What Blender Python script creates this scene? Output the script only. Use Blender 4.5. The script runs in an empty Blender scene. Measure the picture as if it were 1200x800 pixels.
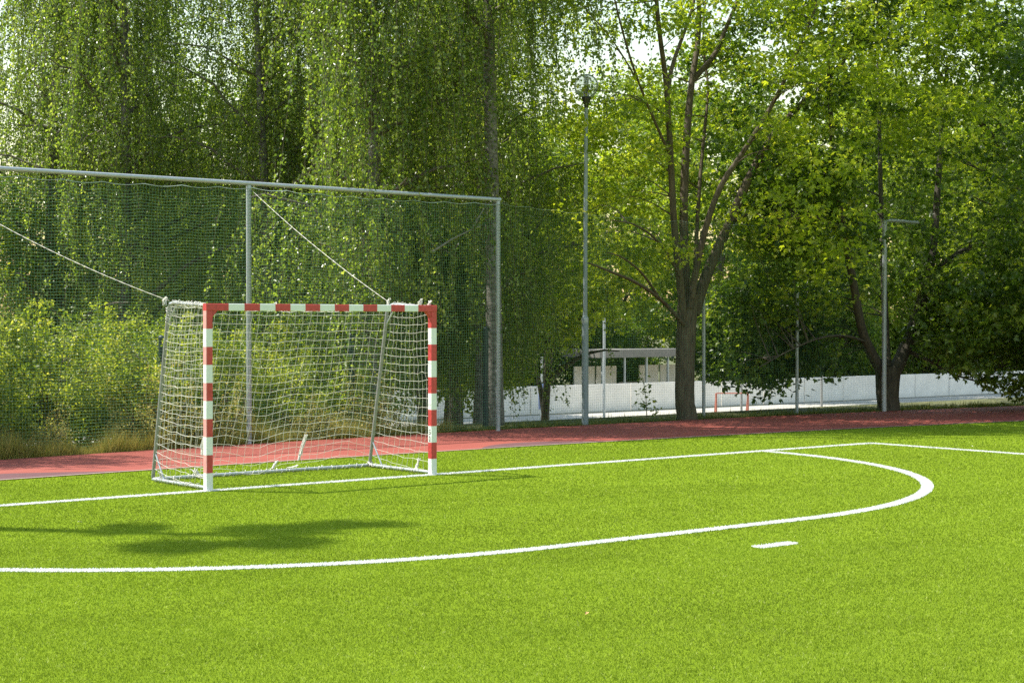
import bpy, math, random
import numpy as np
from mathutils import Vector, Matrix

# ------------------------------------------------------------------ camera, sky, sun, exposure
sc = bpy.context.scene
col = sc.collection
CAM_POS = (-10.386, -16.324, 1.874)
YAW, PITCH, FPX = 0.67808, -0.011758, 1931.4
cd = bpy.data.cameras.new('camera')
cam = bpy.data.objects.new('camera', cd)
col.objects.link(cam)
cam.location = CAM_POS
cam.rotation_euler = (math.pi / 2 + PITCH, 0, -YAW)
cd.sensor_fit = 'HORIZONTAL'
cd.sensor_width = 36.0
cd.lens = 36.0 * FPX / 1200.0
cd.clip_end = 3000
cd.clip_start = 0.1
sc.camera = cam

SUN = Vector((0.845, -1.0, -2.08)).normalized()          # direction the light travels
SUN_EL = math.asin(-SUN.z)
SUN_AZ = math.atan2(-SUN.x, -SUN.y)                       # from +Y towards +X
w = bpy.data.worlds.new('World')
sc.world = w
w.use_nodes = True
nt = w.node_tree
bg = nt.nodes['Background']
sky = nt.nodes.new('ShaderNodeTexSky')
sky.sky_type = 'NISHITA'
sky.sun_disc = False
sky.sun_elevation = SUN_EL
sky.sun_rotation = SUN_AZ
sky.air_density = 2.0
sky.dust_density = 1.0
sky.ozone_density = 1.0
nt.links.new(sky.outputs[0], bg.inputs[0])
bg.inputs[1].default_value = 0.14

sd = bpy.data.lights.new('sun', 'SUN')
sd.energy = 5.0
sd.angle = math.radians(0.45)
sd.color = (1.0, 0.955, 0.87)
sun = bpy.data.objects.new('sun', sd)
col.objects.link(sun)
sun.rotation_euler = SUN.to_track_quat('-Z', 'Y').to_euler()
sun.location = (-20, 20, 45)

sc.view_settings.view_transform = 'Standard'
sc.view_settings.look = 'None'
sc.view_settings.exposure = 0.8
sc.view_settings.gamma = 1.0
sc.view_settings.use_curve_mapping = False
sc.render.engine = 'CYCLES'
sc.cycles.max_bounces = 8
sc.cycles.transparent_max_bounces = 8
sc.cycles.use_denoising = False

RNG = np.random.default_rng(11)
random.seed(5)

# axes of the view, used to lay out crowns "across" and "along" the line of sight
FW = np.array([math.sin(YAW), math.cos(YAW), 0.0])
RT = np.array([math.cos(YAW), -math.sin(YAW), 0.0])


def at(px, py, Y):
    """point of the vertical plane Y = const seen at a pixel of the 1200 x 800 photograph"""
    fw = np.array([math.sin(YAW) * math.cos(PITCH), math.cos(YAW) * math.cos(PITCH), math.sin(PITCH)])
    u = np.cross(RT, fw)
    d = fw * FPX + RT * (px - 600) + u * (400 - py)
    o = np.array(CAM_POS)
    return o + d * ((Y - o[1]) / d[1])


# ------------------------------------------------------------------ helpers
def tag(o, label=None, cat=None, group=None, kind=None):
    if label: o['label'] = label
    if cat: o['category'] = cat
    if group: o['group'] = group
    if kind: o['kind'] = kind
    return o


def empty(name, loc, rz=0.0):
    o = bpy.data.objects.new(name, None)
    col.objects.link(o)
    o.location = loc
    o.rotation_euler = (0, 0, rz)
    o.empty_display_size = 0.2
    return o


def link(name, me, parent=None, loc=None):
    o = bpy.data.objects.new(name, me)
    col.objects.link(o)
    if parent is not None:
        o.parent = parent
    if loc is not None:
        o.location = loc
    return o


class MB:
    """collects simple shapes, builds ONE mesh object"""
    def __init__(s):
        s.v, s.f, s.m, s.sm = [], [], [], []

    def add(s, vs, fs, mi=0, smooth=False):
        b = len(s.v)
        s.v.extend([tuple(p) for p in vs])
        for f in fs:
            s.f.append([b + i for i in f]); s.m.append(mi); s.sm.append(smooth)

    def box(s, lo, hi, mi=0):
        x0, y0, z0 = lo; x1, y1, z1 = hi
        s.add([(x0, y0, z0), (x1, y0, z0), (x1, y1, z0), (x0, y1, z0), (x0, y0, z1), (x1, y0, z1), (x1, y1, z1), (x0, y1, z1)],
              [(0, 3, 2, 1), (4, 5, 6, 7), (0, 1, 5, 4), (1, 2, 6, 5), (2, 3, 7, 6), (3, 0, 4, 7)], mi)

    def bevel_box(s, lo, hi, b, mi=0):
        # box with chamfered vertical (z) edges and top
        x0, y0, z0 = lo; x1, y1, z1 = hi
        def ring(z, i):
            return [(x0 + b + i, y0 + i, z), (x1 - b - i, y0 + i, z), (x1 - i, y0 + b + i, z), (x1 - i, y1 - b - i, z),
                    (x1 - b - i, y1 - i, z), (x0 + b + i, y1 - i, z), (x0 + i, y1 - b - i, z), (x0 + i, y0 + b + i, z)]
        vs = ring(z0, 0) + ring(z1 - b, 0) + ring(z1, b * .7)
        fs = []
        for k in range(2):
            for i in range(8):
                j = (i + 1) % 8
                fs.append((k * 8 + i, k * 8 + j, k * 8 + 8 + j, k * 8 + 8 + i))
        fs.append(tuple(range(16, 24))); fs.append(tuple(reversed(range(8))))
        s.add(vs, fs, mi)

    def tube(s, pts, radii, n=8, mi=0, caps=True, smooth=True):
        pts = [np.asarray(p, float) for p in pts]
        if np.isscalar(radii): radii = [radii] * len(pts)
        K = len(pts); vs = []; up = None
        if len(radii) != K: radii = list(np.interp(np.linspace(0, 1, K), np.linspace(0, 1, len(radii)), radii))
        for i in range(K):
            t = pts[min(i + 1, K - 1)] - pts[max(i - 1, 0)]
            t = t / (np.linalg.norm(t) + 1e-9)
            if up is None:
                a = np.array([0, 0, 1.0]) if abs(t[2]) < .9 else np.array([1.0, 0, 0])
                up = np.cross(t, a)
            up = up - t * (up @ t)
            up /= np.linalg.norm(up) + 1e-9
            sd_ = np.cross(t, up)
            for k in range(n):
                an = 2 * math.pi * k / n
                vs.append(pts[i] + radii[i] * (math.cos(an) * up + math.sin(an) * sd_))
        fs = []
        for i in range(K - 1):
            for k in range(n):
                j = (k + 1) % n
                fs.append((i * n + k, i * n + j, (i + 1) * n + j, (i + 1) * n + k))
        s.add(vs, fs, mi, smooth)
        if caps:
            s.add(vs[:n], [tuple(reversed(range(n)))], mi)
            s.add(vs[-n:], [tuple(range(n))], mi)

    def lathe(s, prof, n=16, mi=0, c=(0, 0, 0), smooth=True):
        vs = []
        for r, z in prof:
            for k in range(n):
                an = 2 * math.pi * k / n
                vs.append((c[0] + r * math.cos(an), c[1] + r * math.sin(an), c[2] + z))
        fs = []
        for i in range(len(prof) - 1):
            for k in range(n):
                j = (k + 1) % n
                fs.append((i * n + k, i * n + j, (i + 1) * n + j, (i + 1) * n + k))
        s.add(vs, fs, mi, smooth)

    def mesh(s, name, mats):
        me = bpy.data.meshes.new(name)
        me.from_pydata(s.v, [], s.f)
        for m in (mats if isinstance(mats, (list, tuple)) else [mats]):
            me.materials.append(m)
        me.polygons.foreach_set('material_index', s.m)
        me.polygons.foreach_set('use_smooth', s.sm)
        me.update()
        return me

    def build(s, name, mats, parent=None, loc=None):
        return link(name, s.mesh(name, mats), parent, loc)


def tri_mesh(name, V, T, mat, rnd):
    """big triangle mesh from numpy arrays, with a per-vertex random value"""
    me = bpy.data.meshes.new(name)
    me.vertices.add(len(V)); me.vertices.foreach_set('co', V.astype(np.float32).ravel())
    me.loops.add(T.size); me.loops.foreach_set('vertex_index', T.astype(np.int32).ravel())
    me.polygons.add(len(T)); me.polygons.foreach_set('loop_start', np.arange(0, T.size, 3, dtype=np.int32))
    me.update(calc_edges=True)
    a = me.attributes.new('rnd', 'FLOAT', 'POINT')
    a.data.foreach_set('value', rnd.astype(np.float32))
    me.materials.append(mat)
    return me


def unit(a):
    return a / (np.linalg.norm(a, axis=-1, keepdims=True) + 1e-9)


def leaf_mesh(name, P, A, N, L, W, mat, rnd, fold=.18):
    n = len(P)
    A = unit(A); B = unit(np.cross(A, N)); N = np.cross(B, A)
    L = L[:, None]; W = W[:, None]
    V = np.empty((n, 4, 3))
    V[:, 0] = P
    V[:, 1] = P + A * L * .42 + B * W * .5 + N * W * fold
    V[:, 2] = P + A * L
    V[:, 3] = P + A * L * .42 - B * W * .5 + N * W * fold
    b = (np.arange(n) * 4)[:, None]
    T = np.concatenate([b + np.array([0, 1, 2]), b + np.array([0, 2, 3])], 1).reshape(-1, 3)
    return tri_mesh(name, V.reshape(-1, 3), T, mat, np.repeat(rnd, 4))


# ------------------------------------------------------------------ materials
def new_mat(name):
    m = bpy.data.materials.new(name)
    m.use_nodes = True
    t = m.node_tree
    return m, t, t.nodes['Principled BSDF'], t.nodes['Material Output']


def ramp(t, stops):
    r = t.nodes.new('ShaderNodeValToRGB')
    e = r.color_ramp.elements
    e[0].position, e[0].color = stops[0][0], (*stops[0][1], 1)
    e[1].position, e[1].color = stops[-1][0], (*stops[-1][1], 1)
    for p, c in stops[1:-1]:
        k = e.new(p); k.color = (*c, 1)
    return r


def noise(t, scale, detail=4, rough=.55, vec=None):
    n = t.nodes.new('ShaderNodeTexNoise')
    n.inputs['Scale'].default_value = scale
    n.inputs['Detail'].default_value = detail
    n.inputs['Roughness'].default_value = rough
    if vec is not None: t.links.new(vec, n.inputs['Vector'])
    return n


def simple(name, c, rough=.5, metal=0.0, var=.12, scale=12.0, bump=0.0, spec=.5):
    m, t, p, o = new_mat(name)
    tc = t.nodes.new('ShaderNodeTexCoord')
    n = noise(t, scale, 5, .6, tc.outputs['Object'])
    r = ramp(t, [(.3, tuple(x * (1 - var) for x in c)), (.7, tuple(min(1, x * (1 + var)) for x in c))])
    t.links.new(n.outputs[0], r.inputs[0])
    t.links.new(r.outputs[0], p.inputs['Base Color'])
    p.inputs['Roughness'].default_value = rough
    p.inputs['Metallic'].default_value = metal
    p.inputs['Specular IOR Level'].default_value = spec
    if bump:
        b = t.nodes.new('ShaderNodeBump'); b.inputs['Strength'].default_value = bump
        b.inputs['Distance'].default_value = .01
        t.links.new(n.outputs[0], b.inputs['Height']); t.links.new(b.outputs[0], p.inputs['Normal'])
    return m


def leaf_mat(name, stops, trans, fac=.42, rough=.42, spec=.35):
    m, t, p, o = new_mat(name)
    a = t.nodes.new('ShaderNodeAttribute'); a.attribute_name = 'rnd'
    r = ramp(t, stops)
    t.links.new(a.outputs['Fac'], r.inputs[0])
    t.links.new(r.outputs[0], p.inputs['Base Color'])
    p.inputs['Roughness'].default_value = rough
    p.inputs['Specular IOR Level'].default_value = spec
    tr = t.nodes.new('ShaderNodeBsdfTranslucent')
    mx = t.nodes.new('ShaderNodeMix'); mx.data_type = 'RGBA'; mx.blend_type = 'MULTIPLY'
    mx.inputs[0].default_value = 1.0
    t.links.new(r.outputs[0], mx.inputs[6]); mx.inputs[7].default_value = (*trans, 1)
    t.links.new(mx.outputs[2], tr.inputs['Color'])
    ms = t.nodes.new('ShaderNodeMixShader'); ms.inputs[0].default_value = fac
    t.links.new(p.outputs[0], ms.inputs[1]); t.links.new(tr.outputs[0], ms.inputs[2])
    t.links.new(ms.outputs[0], o.inputs['Surface'])
    return m


def turf_tone(m):
    """slow change of tone over the pitch: combed bands and worn, paler areas"""
    t = m.node_tree
    rp = [n for n in t.nodes if n.type == 'VALTORGB'][0]
    g = t.nodes.new('ShaderNodeNewGeometry'); mp = t.nodes.new('ShaderNodeMapping')
    mp.inputs['Scale'].default_value = (.16, 1.1, 1); mp.inputs['Rotation'].default_value = (0, 0, .12)
    t.links.new(g.outputs['Position'], mp.inputs[0])
    a = noise(t, 1.0, 4, .6, mp.outputs[0]); b = noise(t, .45, 5, .65, g.outputs['Position']); c = noise(t, 5.0, 3, .6, g.outputs['Position'])
    def mad(x, k, o):
        q = t.nodes.new('ShaderNodeMath'); q.operation = 'MULTIPLY_ADD'; q.inputs[1].default_value = k
        t.links.new(x, q.inputs[0])
        if isinstance(o, float): q.inputs[2].default_value = o
        else: t.links.new(o, q.inputs[2])
        return q.outputs[0]
    f = mad(a.outputs[0], .75, mad(b.outputs[0], .6, mad(c.outputs[0], .12, .235)))
    vm = t.nodes.new('ShaderNodeVectorMath'); vm.operation = 'SCALE'
    t.links.new(rp.outputs[0], vm.inputs[0]); t.links.new(f, vm.inputs['Scale'])
    for l in list(t.links):
        if l.from_node == rp and l.to_node != vm:
            t.links.new(vm.outputs[0], l.to_socket)


M = {}
M['birch_leaf'] = leaf_mat('birch_leaf', [(0, (.050, .090, .018)), (.4, (.115, .170, .034)), (.75, (.235, .295, .062)), (1, (.44, .46, .15))], (1.85, 1.95, .7), .52, .32, .6)
M['maple_leaf'] = leaf_mat('maple_leaf', [(0, (.075, .125, .012)), (.4, (.165, .225, .022)), (.75, (.29, .345, .038)), (1, (.46, .45, .08))], (2.1, 2.1, .7), .55)
M['dark_leaf'] = leaf_mat('dark_leaf', [(0, (.026, .058, .010)), (.45, (.072, .122, .018)), (.85, (.165, .225, .034)), (1, (.33, .34, .06))], (2.0, 2.1, .8), .48, .36, .5)
M['far_leaf'] = leaf_mat('far_leaf', [(0, (.04, .09, .012)), (.45, (.11, .175, .024)), (.85, (.23, .285, .036)), (1, (.34, .35, .05))], (2.0, 2.0, .7), .48)
M['shrub_leaf'] = leaf_mat('shrub_leaf', [(0, (.040, .080, .012)), (.4, (.145, .20, .028)), (.8, (.33, .365, .055)), (1, (.55, .51, .16))], (1.85, 1.85, .75), .48)
M['dry_grass'] = leaf_mat('dry_grass', [(0, (.16, .16, .04)), (.4, (.30, .27, .08)), (.75, (.46, .40, .14)), (.85, (.24, .28, .05)), (1, (.17, .22, .035))], (1.5, 1.4, .9), .35, .6, .2)
M['verge_grass'] = leaf_mat('verge_grass', [(0, (.05, .09, .015)), (.5, (.11, .15, .03)), (1, (.24, .22, .07))], (1.6, 1.5, .9), .3, .6, .2)
M['turf_blade'] = leaf_mat('turf_blade', [(0, (.135, .20, .014)), (.45, (.200, .283, .025)), (.85, (.265, .343, .042)), (1, (.50, .53, .19))], (1.3, 1.3, .7), .25, .6, 0.03)
turf_tone(M['turf_blade'])
M['white_blade'] = leaf_mat('white_blade', [(0, (.62, .63, .58)), (.5, (.78, .78, .75)), (1, (.86, .86, .84))], (1, 1, 1), .25, .5, .3)

M['red_paint'] = simple('red_paint', (.50, .050, .052), .45, 0, .22, 25, 0, .5)
M['sunlit_red'] = simple('sunlit_red_paint', (.66, .30, .28), .6, 0, .15, 20, 0, .4)  # paler copy of the red paint with sunlight put into its colour
M['white_paint'] = simple('white_paint', (.74, .76, .74), .45, 0, .05, 18, 0, .5)
M['galv'] = simple('galvanised_steel', (.40, .43, .45), .5, .35, .14, 30)
M['galv_dark'] = simple('weathered_steel', (.26, .26, .25), .6, .25, .2, 25)
M['grey_post'] = simple('grey_post_paint', (.24, .285, .30), .55, .1, .1, 20)
M['dark_post'] = simple('dark_green_post', (.018, .034, .034), .5, .1, .2, 15)
M['white_cord'] = simple('white_cord', (.66, .63, .56), .8, 0, .12, 40)
M['green_cord'] = simple('green_cord', (.10, .24, .13), .7, 0, .2, 30)
M['pale_cord'] = simple('pale_cord', (.40, .48, .44), .7, 0, .15, 30)
M['black'] = simple('black_plastic', (.02, .02, .02), .4, 0, .1, 20)
M['louvre'] = simple('louvre_white', (.6, .62, .62), .35, .1, .05, 20)
M['red_steel'] = simple('red_steel', (.40, .13, .09), .5, 0, .1, 20)
M['blue_pad'] = simple('blue_pad', (.09, .14, .30), .6, 0, .1, 15)
M['concrete'] = simple('concrete_kerb', (.30, .28, .23), .85, 0, .15, 9, .3)
M['roof'] = simple('shelter_roof', (.20, .185, .17), .7, 0, .12, 3)
M['panel'] = simple('shelter_panel', (.72, .69, .64), .7, 0, .06, 3)
M['board'] = simple('rink_board_white', (.80, .76, .70), .6, 0, .10, 1.6)
M['ochre_leaf'] = simple('dry_leaf', (.45, .30, .10), .7, 0, .2, 30)
M['pale_leaf'] = simple('pale_dry_leaf', (.66, .62, .48), .7, 0, .15, 30)
M['dead_wood'] = simple('dead_wood', (.26, .235, .20), .8, 0, .15, 14, .3)


def bark(name, c0, c1, scale=(9, 9, 2.2), rough=.85):
    m, t, p, o = new_mat(name)
    tc = t.nodes.new('ShaderNodeTexCoord'); mp = t.nodes.new('ShaderNodeMapping')
    mp.inputs['Scale'].default_value = scale
    t.links.new(tc.outputs['Object'], mp.inputs[0])
    n = noise(t, 2.2, 8, .68, mp.outputs[0])
    r = ramp(t, [(.32, c0), (.66, c1)])
    t.links.new(n.outputs[0], r.inputs[0]); t.links.new(r.outputs[0], p.inputs['Base Color'])
    p.inputs['Roughness'].default_value = rough
    b = t.nodes.new('ShaderNodeBump'); b.inputs['Strength'].default_value = .8; b.inputs['Distance'].default_value = .03
    t.links.new(n.outputs[0], b.inputs['Height']); t.links.new(b.outputs[0], p.inputs['Normal'])
    return m


M['bark'] = bark('brown_bark', (.035, .026, .016), (.13, .098, .058))
M['bark_dark'] = bark('dark_bark', (.030, .026, .018), (.105, .09, .06))
M['bark_birch'] = bark('birch_bark', (.03, .027, .023), (.28, .255, .22), (5, 5, 9))
M['birch_limb'] = bark('birch_limb_bark', (.05, .04, .03), (.20, .17, .13))
M['twig'] = simple('twig', (.10, .075, .045), .8, 0, .2, 20)


def turf_ground():
    m, t, p, o = new_mat('turf_base')
    g = t.nodes.new('ShaderNodeNewGeometry')
    n1 = noise(t, 55, 6, .7, g.outputs['Position']); n2 = noise(t, 1.3, 4, .6, g.outputs['Position'])
    r = ramp(t, [(.30, (.125, .19, .013)), (.55, (.185, .265, .018)), (.78, (.25, .325, .03))])
    ad = t.nodes.new('ShaderNodeMath'); ad.operation = 'MULTIPLY_ADD'; ad.inputs[1].default_value = .35; ad.inputs[2].default_value = -.17
    t.links.new(n2.outputs[0], ad.inputs[0])
    a2 = t.nodes.new('ShaderNodeMath'); a2.operation = 'ADD'
    t.links.new(n1.outputs[0], a2.inputs[0]); t.links.new(ad.outputs[0], a2.inputs[1])
    t.links.new(a2.outputs[0], r.inputs[0]); t.links.new(r.outputs[0], p.inputs['Base Color'])
    p.inputs['Roughness'].default_value = .9
    p.inputs['Specular IOR Level'].default_value = 0.0
    b = t.nodes.new('ShaderNodeBump'); b.inputs['Strength'].default_value = .8; b.inputs['Distance'].default_value = .03
    t.links.new(n1.outputs[0], b.inputs['Height']); t.links.new(b.outputs[0], p.inputs['Normal'])
    return m


def track_mat(name, cols, big=.35):
    m, t, p, o = new_mat(name)
    g = t.nodes.new('ShaderNodeNewGeometry')
    n1 = noise(t, 160, 3, .7, g.outputs['Position']); n2 = noise(t, .9, 6, .65, g.outputs['Position'])
    mp = t.nodes.new('ShaderNodeMapping'); mp.inputs['Scale'].default_value = (.25, 3.0, 1)
    t.links.new(g.outputs['Position'], mp.inputs[0])
    n3 = noise(t, 1.2, 5, .6, mp.outputs[0])
    s1 = t.nodes.new('ShaderNodeMath'); s1.operation = 'ADD'; t.links.new(n2.outputs[0], s1.inputs[0]); t.links.new(n3.outputs[0], s1.inputs[1])
    s2 = t.nodes.new('ShaderNodeMath'); s2.operation = 'MULTIPLY_ADD'; s2.inputs[1].default_value = big; t.links.new(s1.outputs[0], s2.inputs[0])
    s3 = t.nodes.new('ShaderNodeMath'); s3.operation = 'MULTIPLY'; s3.inputs[1].default_value = .5; t.links.new(n1.outputs[0], s3.inputs[0])
    t.links.new(s3.outputs[0], s2.inputs[2])
    r = ramp(t, [(.35, cols[0]), (.6, cols[1]), (.8, cols[2])])
    t.links.new(s2.outputs[0], r.inputs[0]); t.links.new(r.outputs[0], p.inputs['Base Color'])
    p.inputs['Roughness'].default_value = .85
    b = t.nodes.new('ShaderNodeBump'); b.inputs['Strength'].default_value = .5; b.inputs['Distance'].default_value = .006
    t.links.new(n1.outputs[0], b.inputs['Height']); t.links.new(b.outputs[0], p.inputs['Normal'])
    return m


def soil_mat():
    m, t, p, o = new_mat('soil_and_grass')
    g = t.nodes.new('ShaderNodeNewGeometry')
    n1 = noise(t, 3.0, 8, .7, g.outputs['Position'])
    r = ramp(t, [(.3, (.055, .05, .025)), (.5, (.09, .10, .03)), (.7, (.19, .16, .07))])
    t.links.new(n1.outputs[0], r.inputs[0]); t.links.new(r.outputs[0], p.inputs['Base Color'])
    p.inputs['Roughness'].default_value = .95
    return m


M['turf'] = turf_ground()
M['track'] = track_mat('red_rubber_track', [(.205, .036, .024), (.265, .053, .034), (.33, .082, .055)])
M['track_patch'] = track_mat('dark_rubber_patch', [(.085, .032, .036), (.115, .044, .046), (.15, .06, .06)])
M['soil'] = soil_mat()
M['court'] = track_mat('pale_court', [(.34, .32, .275), (.43, .405, .35), (.52, .49, .43)])


def glass_mat():
    m, t, p, o = new_mat('clear_globe')
    tr = t.nodes.new('ShaderNodeBsdfTransparent'); tr.inputs[0].default_value = (.95, .97, .97, 1)
    gl = t.nodes.new('ShaderNodeBsdfGlossy'); gl.inputs['Roughness'].default_value = .06
    lw = t.nodes.new('ShaderNodeLayerWeight'); lw.inputs[0].default_value = .12
    df = t.nodes.new('ShaderNodeBsdfTranslucent'); df.inputs[0].default_value = (.8, .85, .85, 1)
    m1 = t.nodes.new('ShaderNodeMixShader'); t.links.new(lw.outputs['Fresnel'], m1.inputs[0])
    t.links.new(tr.outputs[0], m1.inputs[1]); t.links.new(gl.outputs[0], m1.inputs[2])
    m2 = t.nodes.new('ShaderNodeMixShader'); m2.inputs[0].default_value = .22
    t.links.new(m1.outputs[0], m2.inputs[1]); t.links.new(df.outputs[0], m2.inputs[2])
    t.links.new(m2.outputs[0], o.inputs['Surface'])
    return m


M['globe'] = glass_mat()


# ------------------------------------------------------------------ the ground and the field
def near_edge(X):
    return 2.9 - .0055 * (X - 3.5) ** 2 if X < 40 else 2.9 - .0055 * 36.5 ** 2


def far_edge(X):
    return 6.15 - .0058 * (X - 9.0) ** 2 if X < 40 else 6.15 - .0058 * 31 ** 2


def strip(name, xs, y0, y1, z, mat, kind='structure'):
    b = MB(); n = len(xs)
    vs = [(x, y0(x), z) for x in xs] + [(x, y1(x), z) for x in xs]
    b.add(vs, [(i, i + 1, n + i + 1, n + i) for i in range(n - 1)])
    o = b.build(name, mat)
    tag(o, kind=kind)
    return o


b = MB()
ys = [-400, 8.2, 9.5, 11.5, 13.0, 700]
zs = [-.03, -.03, -.25, -1.2, -1.45, -1.45]
vs = [(x, y, z) for y, z in zip(ys, zs) for x in (-500, 700)]
b.add(vs, [(2 * i, 2 * i + 1, 2 * i + 3, 2 * i + 2) for i in range(5)])
tag(b.build('ground', M['soil']), kind='structure')

XS = list(np.linspace(-30, 40, 71))
turf = strip('turf', [-60] + XS + [60], lambda x: -60, lambda x: near_edge(max(-30, x)) - .05, 0, M['turf'])
track = strip('running_track', XS, near_edge, far_edge, .004, M['track'])
strip('track_kerb', XS, lambda x: near_edge(x) - .05, near_edge, .012, M['concrete'])
strip('track_patch', list(np.linspace(-6.0, -1.1, 12)), lambda x: near_edge(x) + .02, lambda x: near_edge(x) + .02 + min(.75, max(.02, (-1.1 - x) * .5)), .008, M['track_patch'])
strip('track_patch', list(np.linspace(4.6, 6.9, 14)), lambda x: near_edge(x) + .01, lambda x: near_edge(x) + .01 + .62 * max(0, math.sin(math.pi * (x - 4.55) / 2.4)) ** .7, .008, M['track_patch'])
strip('court', [-15, 90], lambda x: 13.2, lambda x: 28.2, -1.40, M['court'])
strip('court_kerb', [-15, 90], lambda x: 25.0, lambda x: 25.16, -1.30, M['concrete'])

LW = .13            # width of the painted lines
R6 = 6.0             # goal area: 6 m from the goal
PMX, PMY = .225, 6.95


def in_line(X, Y):
    """which blades belong to a painted line"""
    cx = np.clip(X, -1.5, 1.5)
    d = np.hypot(X - cx, Y - .06)
    arc_ = (np.abs(d - R6 + LW / 2) < LW / 2) & (Y < .02)
    goal_ = (np.abs(Y - .02) < .06) & (X < 9.965)
    side_ = (np.abs(X - 9.905) < .06) & (Y < .06)
    mark_ = (np.abs(X) < PMX) & (np.abs(Y + PMY) < .065)
    return arc_, goal_, side_, mark_


def blades(X, Y, rng, h, wd, lean):
    n = len(X)
    a = rng.uniform(0, 2 * math.pi, n); b_ = rng.uniform(0, 2 * math.pi, n)
    H = h * rng.uniform(.6, 1.15, n); W = wd * rng.uniform(.7, 1.3, n)
    ln = lean * rng.uniform(0, 1, n)
    V = np.zeros((n, 3, 3))
    V[:, 0, 0] = X - np.cos(a) * W / 2; V[:, 0, 1] = Y - np.sin(a) * W / 2
    V[:, 1, 0] = X + np.cos(a) * W / 2; V[:, 1, 1] = Y + np.sin(a) * W / 2
    V[:, 2, 0] = X + np.cos(b_) * ln * H; V[:, 2, 1] = Y + np.sin(b_) * ln * H; V[:, 2, 2] = H
    return V.reshape(-1, 3), np.arange(3 * n).reshape(-1, 3)


def build_turf():
    rng = np.random.default_rng(3)
    PX, PY, HH, WW = [], [], [], []
    o = np.array(CAM_POS)
    for d0, d1, den, wd in ((7.2, 10.5, 9000, .0048), (10.5, 14, 6200, .0058), (14, 19, 3400, .0078), (19, 25, 1800, .0105), (25, 33, 800, .016)):
        hw0, hw1 = d0 * .325 + 1.0, d1 * .325 + 1.0
        n = int((d1 - d0) * (hw0 + hw1) * den)
        d = rng.uniform(d0, d1, n); lt = rng.uniform(-hw1, hw1, n)
        k = np.abs(lt) < d * .325 + 1.0
        d, lt = d[k], lt[k]
        X = o[0] + FW[0] * d + RT[0] * lt; Y = o[1] + FW[1] * d + RT[1] * lt
        ne = 2.9 - .0055 * (X - 3.5) ** 2
        k = (Y < ne - .06)
        PX.append(X[k]); PY.append(Y[k]); WW.append(np.full(k.sum(), wd))
    X, Y, W = map(np.concatenate, (PX, PY, WW))
    a_, g_, s_, m_ = in_line(X, Y)
    k = ~(a_ | g_ | s_ | m_)
    X, Y, W = X[k], Y[k], W[k]
    V, T = blades(X, Y, rng, .016, W, 1.3)
    # tufts: neighbouring blades share part of their tone
    cell = (np.floor(X / .045).astype(np.int64) * 7349 + np.floor(Y / .045).astype(np.int64) * 9151) % 997
    tone = np.random.default_rng(8).uniform(0, 1, 997)[cell]
    r = np.clip(.26 * tone + .74 * rng.uniform(0, 1, len(X)), 0, 1)
    me = tri_mesh('turf_blades', V, T, M['turf_blade'], np.repeat(r, 3))
    ob = link('turf_blades', me)
    tag(ob, 'bright green artificial turf pile covering the playing field', 'turf', kind='stuff')


build_turf()


def line_object(name, poly_in, poly_out, samples):
    """painted line: a thin sheet plus the white turf pile standing on it"""
    b = MB(); n = len(poly_in)
    b.add([(x, y, .004) for x, y in poly_in] + [(x, y, .004) for x, y in poly_out], [(i, i + 1, n + i + 1, n + i) for i in range(n - 1)])
    me = b.mesh(name, M['white_blade'])
    a = me.attributes.new('rnd', 'FLOAT', 'POINT'); a.data.foreach_set('value', np.full(2 * n, .5, np.float32))
    o = link(name, me)
    tag(o, kind='structure')
    rng = np.random.default_rng(len(samples[0]))
    V, T = blades(samples[0], samples[1], rng, .017, np.full(len(samples[0]), .013), 1.1)
    pm = tri_mesh('line_pile', V, T, M['white_blade'], np.repeat(rng.uniform(0, 1, len(samples[0])), 3))
    p = link('line_pile', pm, o)
    tag(p, kind='stuff')
    return o


rg = np.random.default_rng(21)
# goal line
n = 26000
line_object('goal_line', [(-14, -.04), (9.965, -.04)], [(-14, .08), (9.965, .08)], (rg.uniform(-10, 9.965, n), rg.uniform(-.045, .085, n)))
n = 14000
line_object('side_line', [(9.845, -40), (9.845, -.04)], [(9.965, -40), (9.965, -.04)], (rg.uniform(9.84, 9.97, n), rg.uniform(-12, -.04, n)))


def arc_pts(r):
    pts = []
    for a in np.linspace(0, math.pi / 2, 40): pts.append((-1.5 - r * math.cos(a), .06 - r * math.sin(a)))
    for a in np.linspace(math.pi / 2, 0, 40): pts.append((1.5 + r * math.cos(a), .06 - r * math.sin(a)))
    return pts


n = 40000
s = rg.uniform(0, 1, n); tot = math.pi * R6 + 3
L1 = math.pi / 2 * R6 / tot; rr = R6 - rg.uniform(-.003, LW + .003, n) + .012 * np.sin(s * 210) * rg.uniform(.3, 1, n) * 0
ang = np.where(s < L1, s / L1 * math.pi / 2, np.where(s > 1 - L1, (1 - s) / L1 * math.pi / 2, math.pi / 2))
xm = np.where(s < L1, -1.5, np.where(s > 1 - L1, 1.5, -1.5 + 3 * (s - L1) / (1 - 2 * L1)))
sg = np.where(s < .5, -1, 1)
line_object('goal_area_line', arc_pts(R6 - LW), arc_pts(R6), (xm + sg * rr * np.cos(ang), .06 - rr * np.sin(ang)))
n = 900
line_object('penalty_mark', [(-PMX, -PMY - .065), (PMX, -PMY - .065)], [(-PMX, -PMY + .065), (PMX, -PMY + .065)],
            (rg.uniform(-PMX, PMX, n), -PMY + rg.uniform(-.065, .065, n)))


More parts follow.
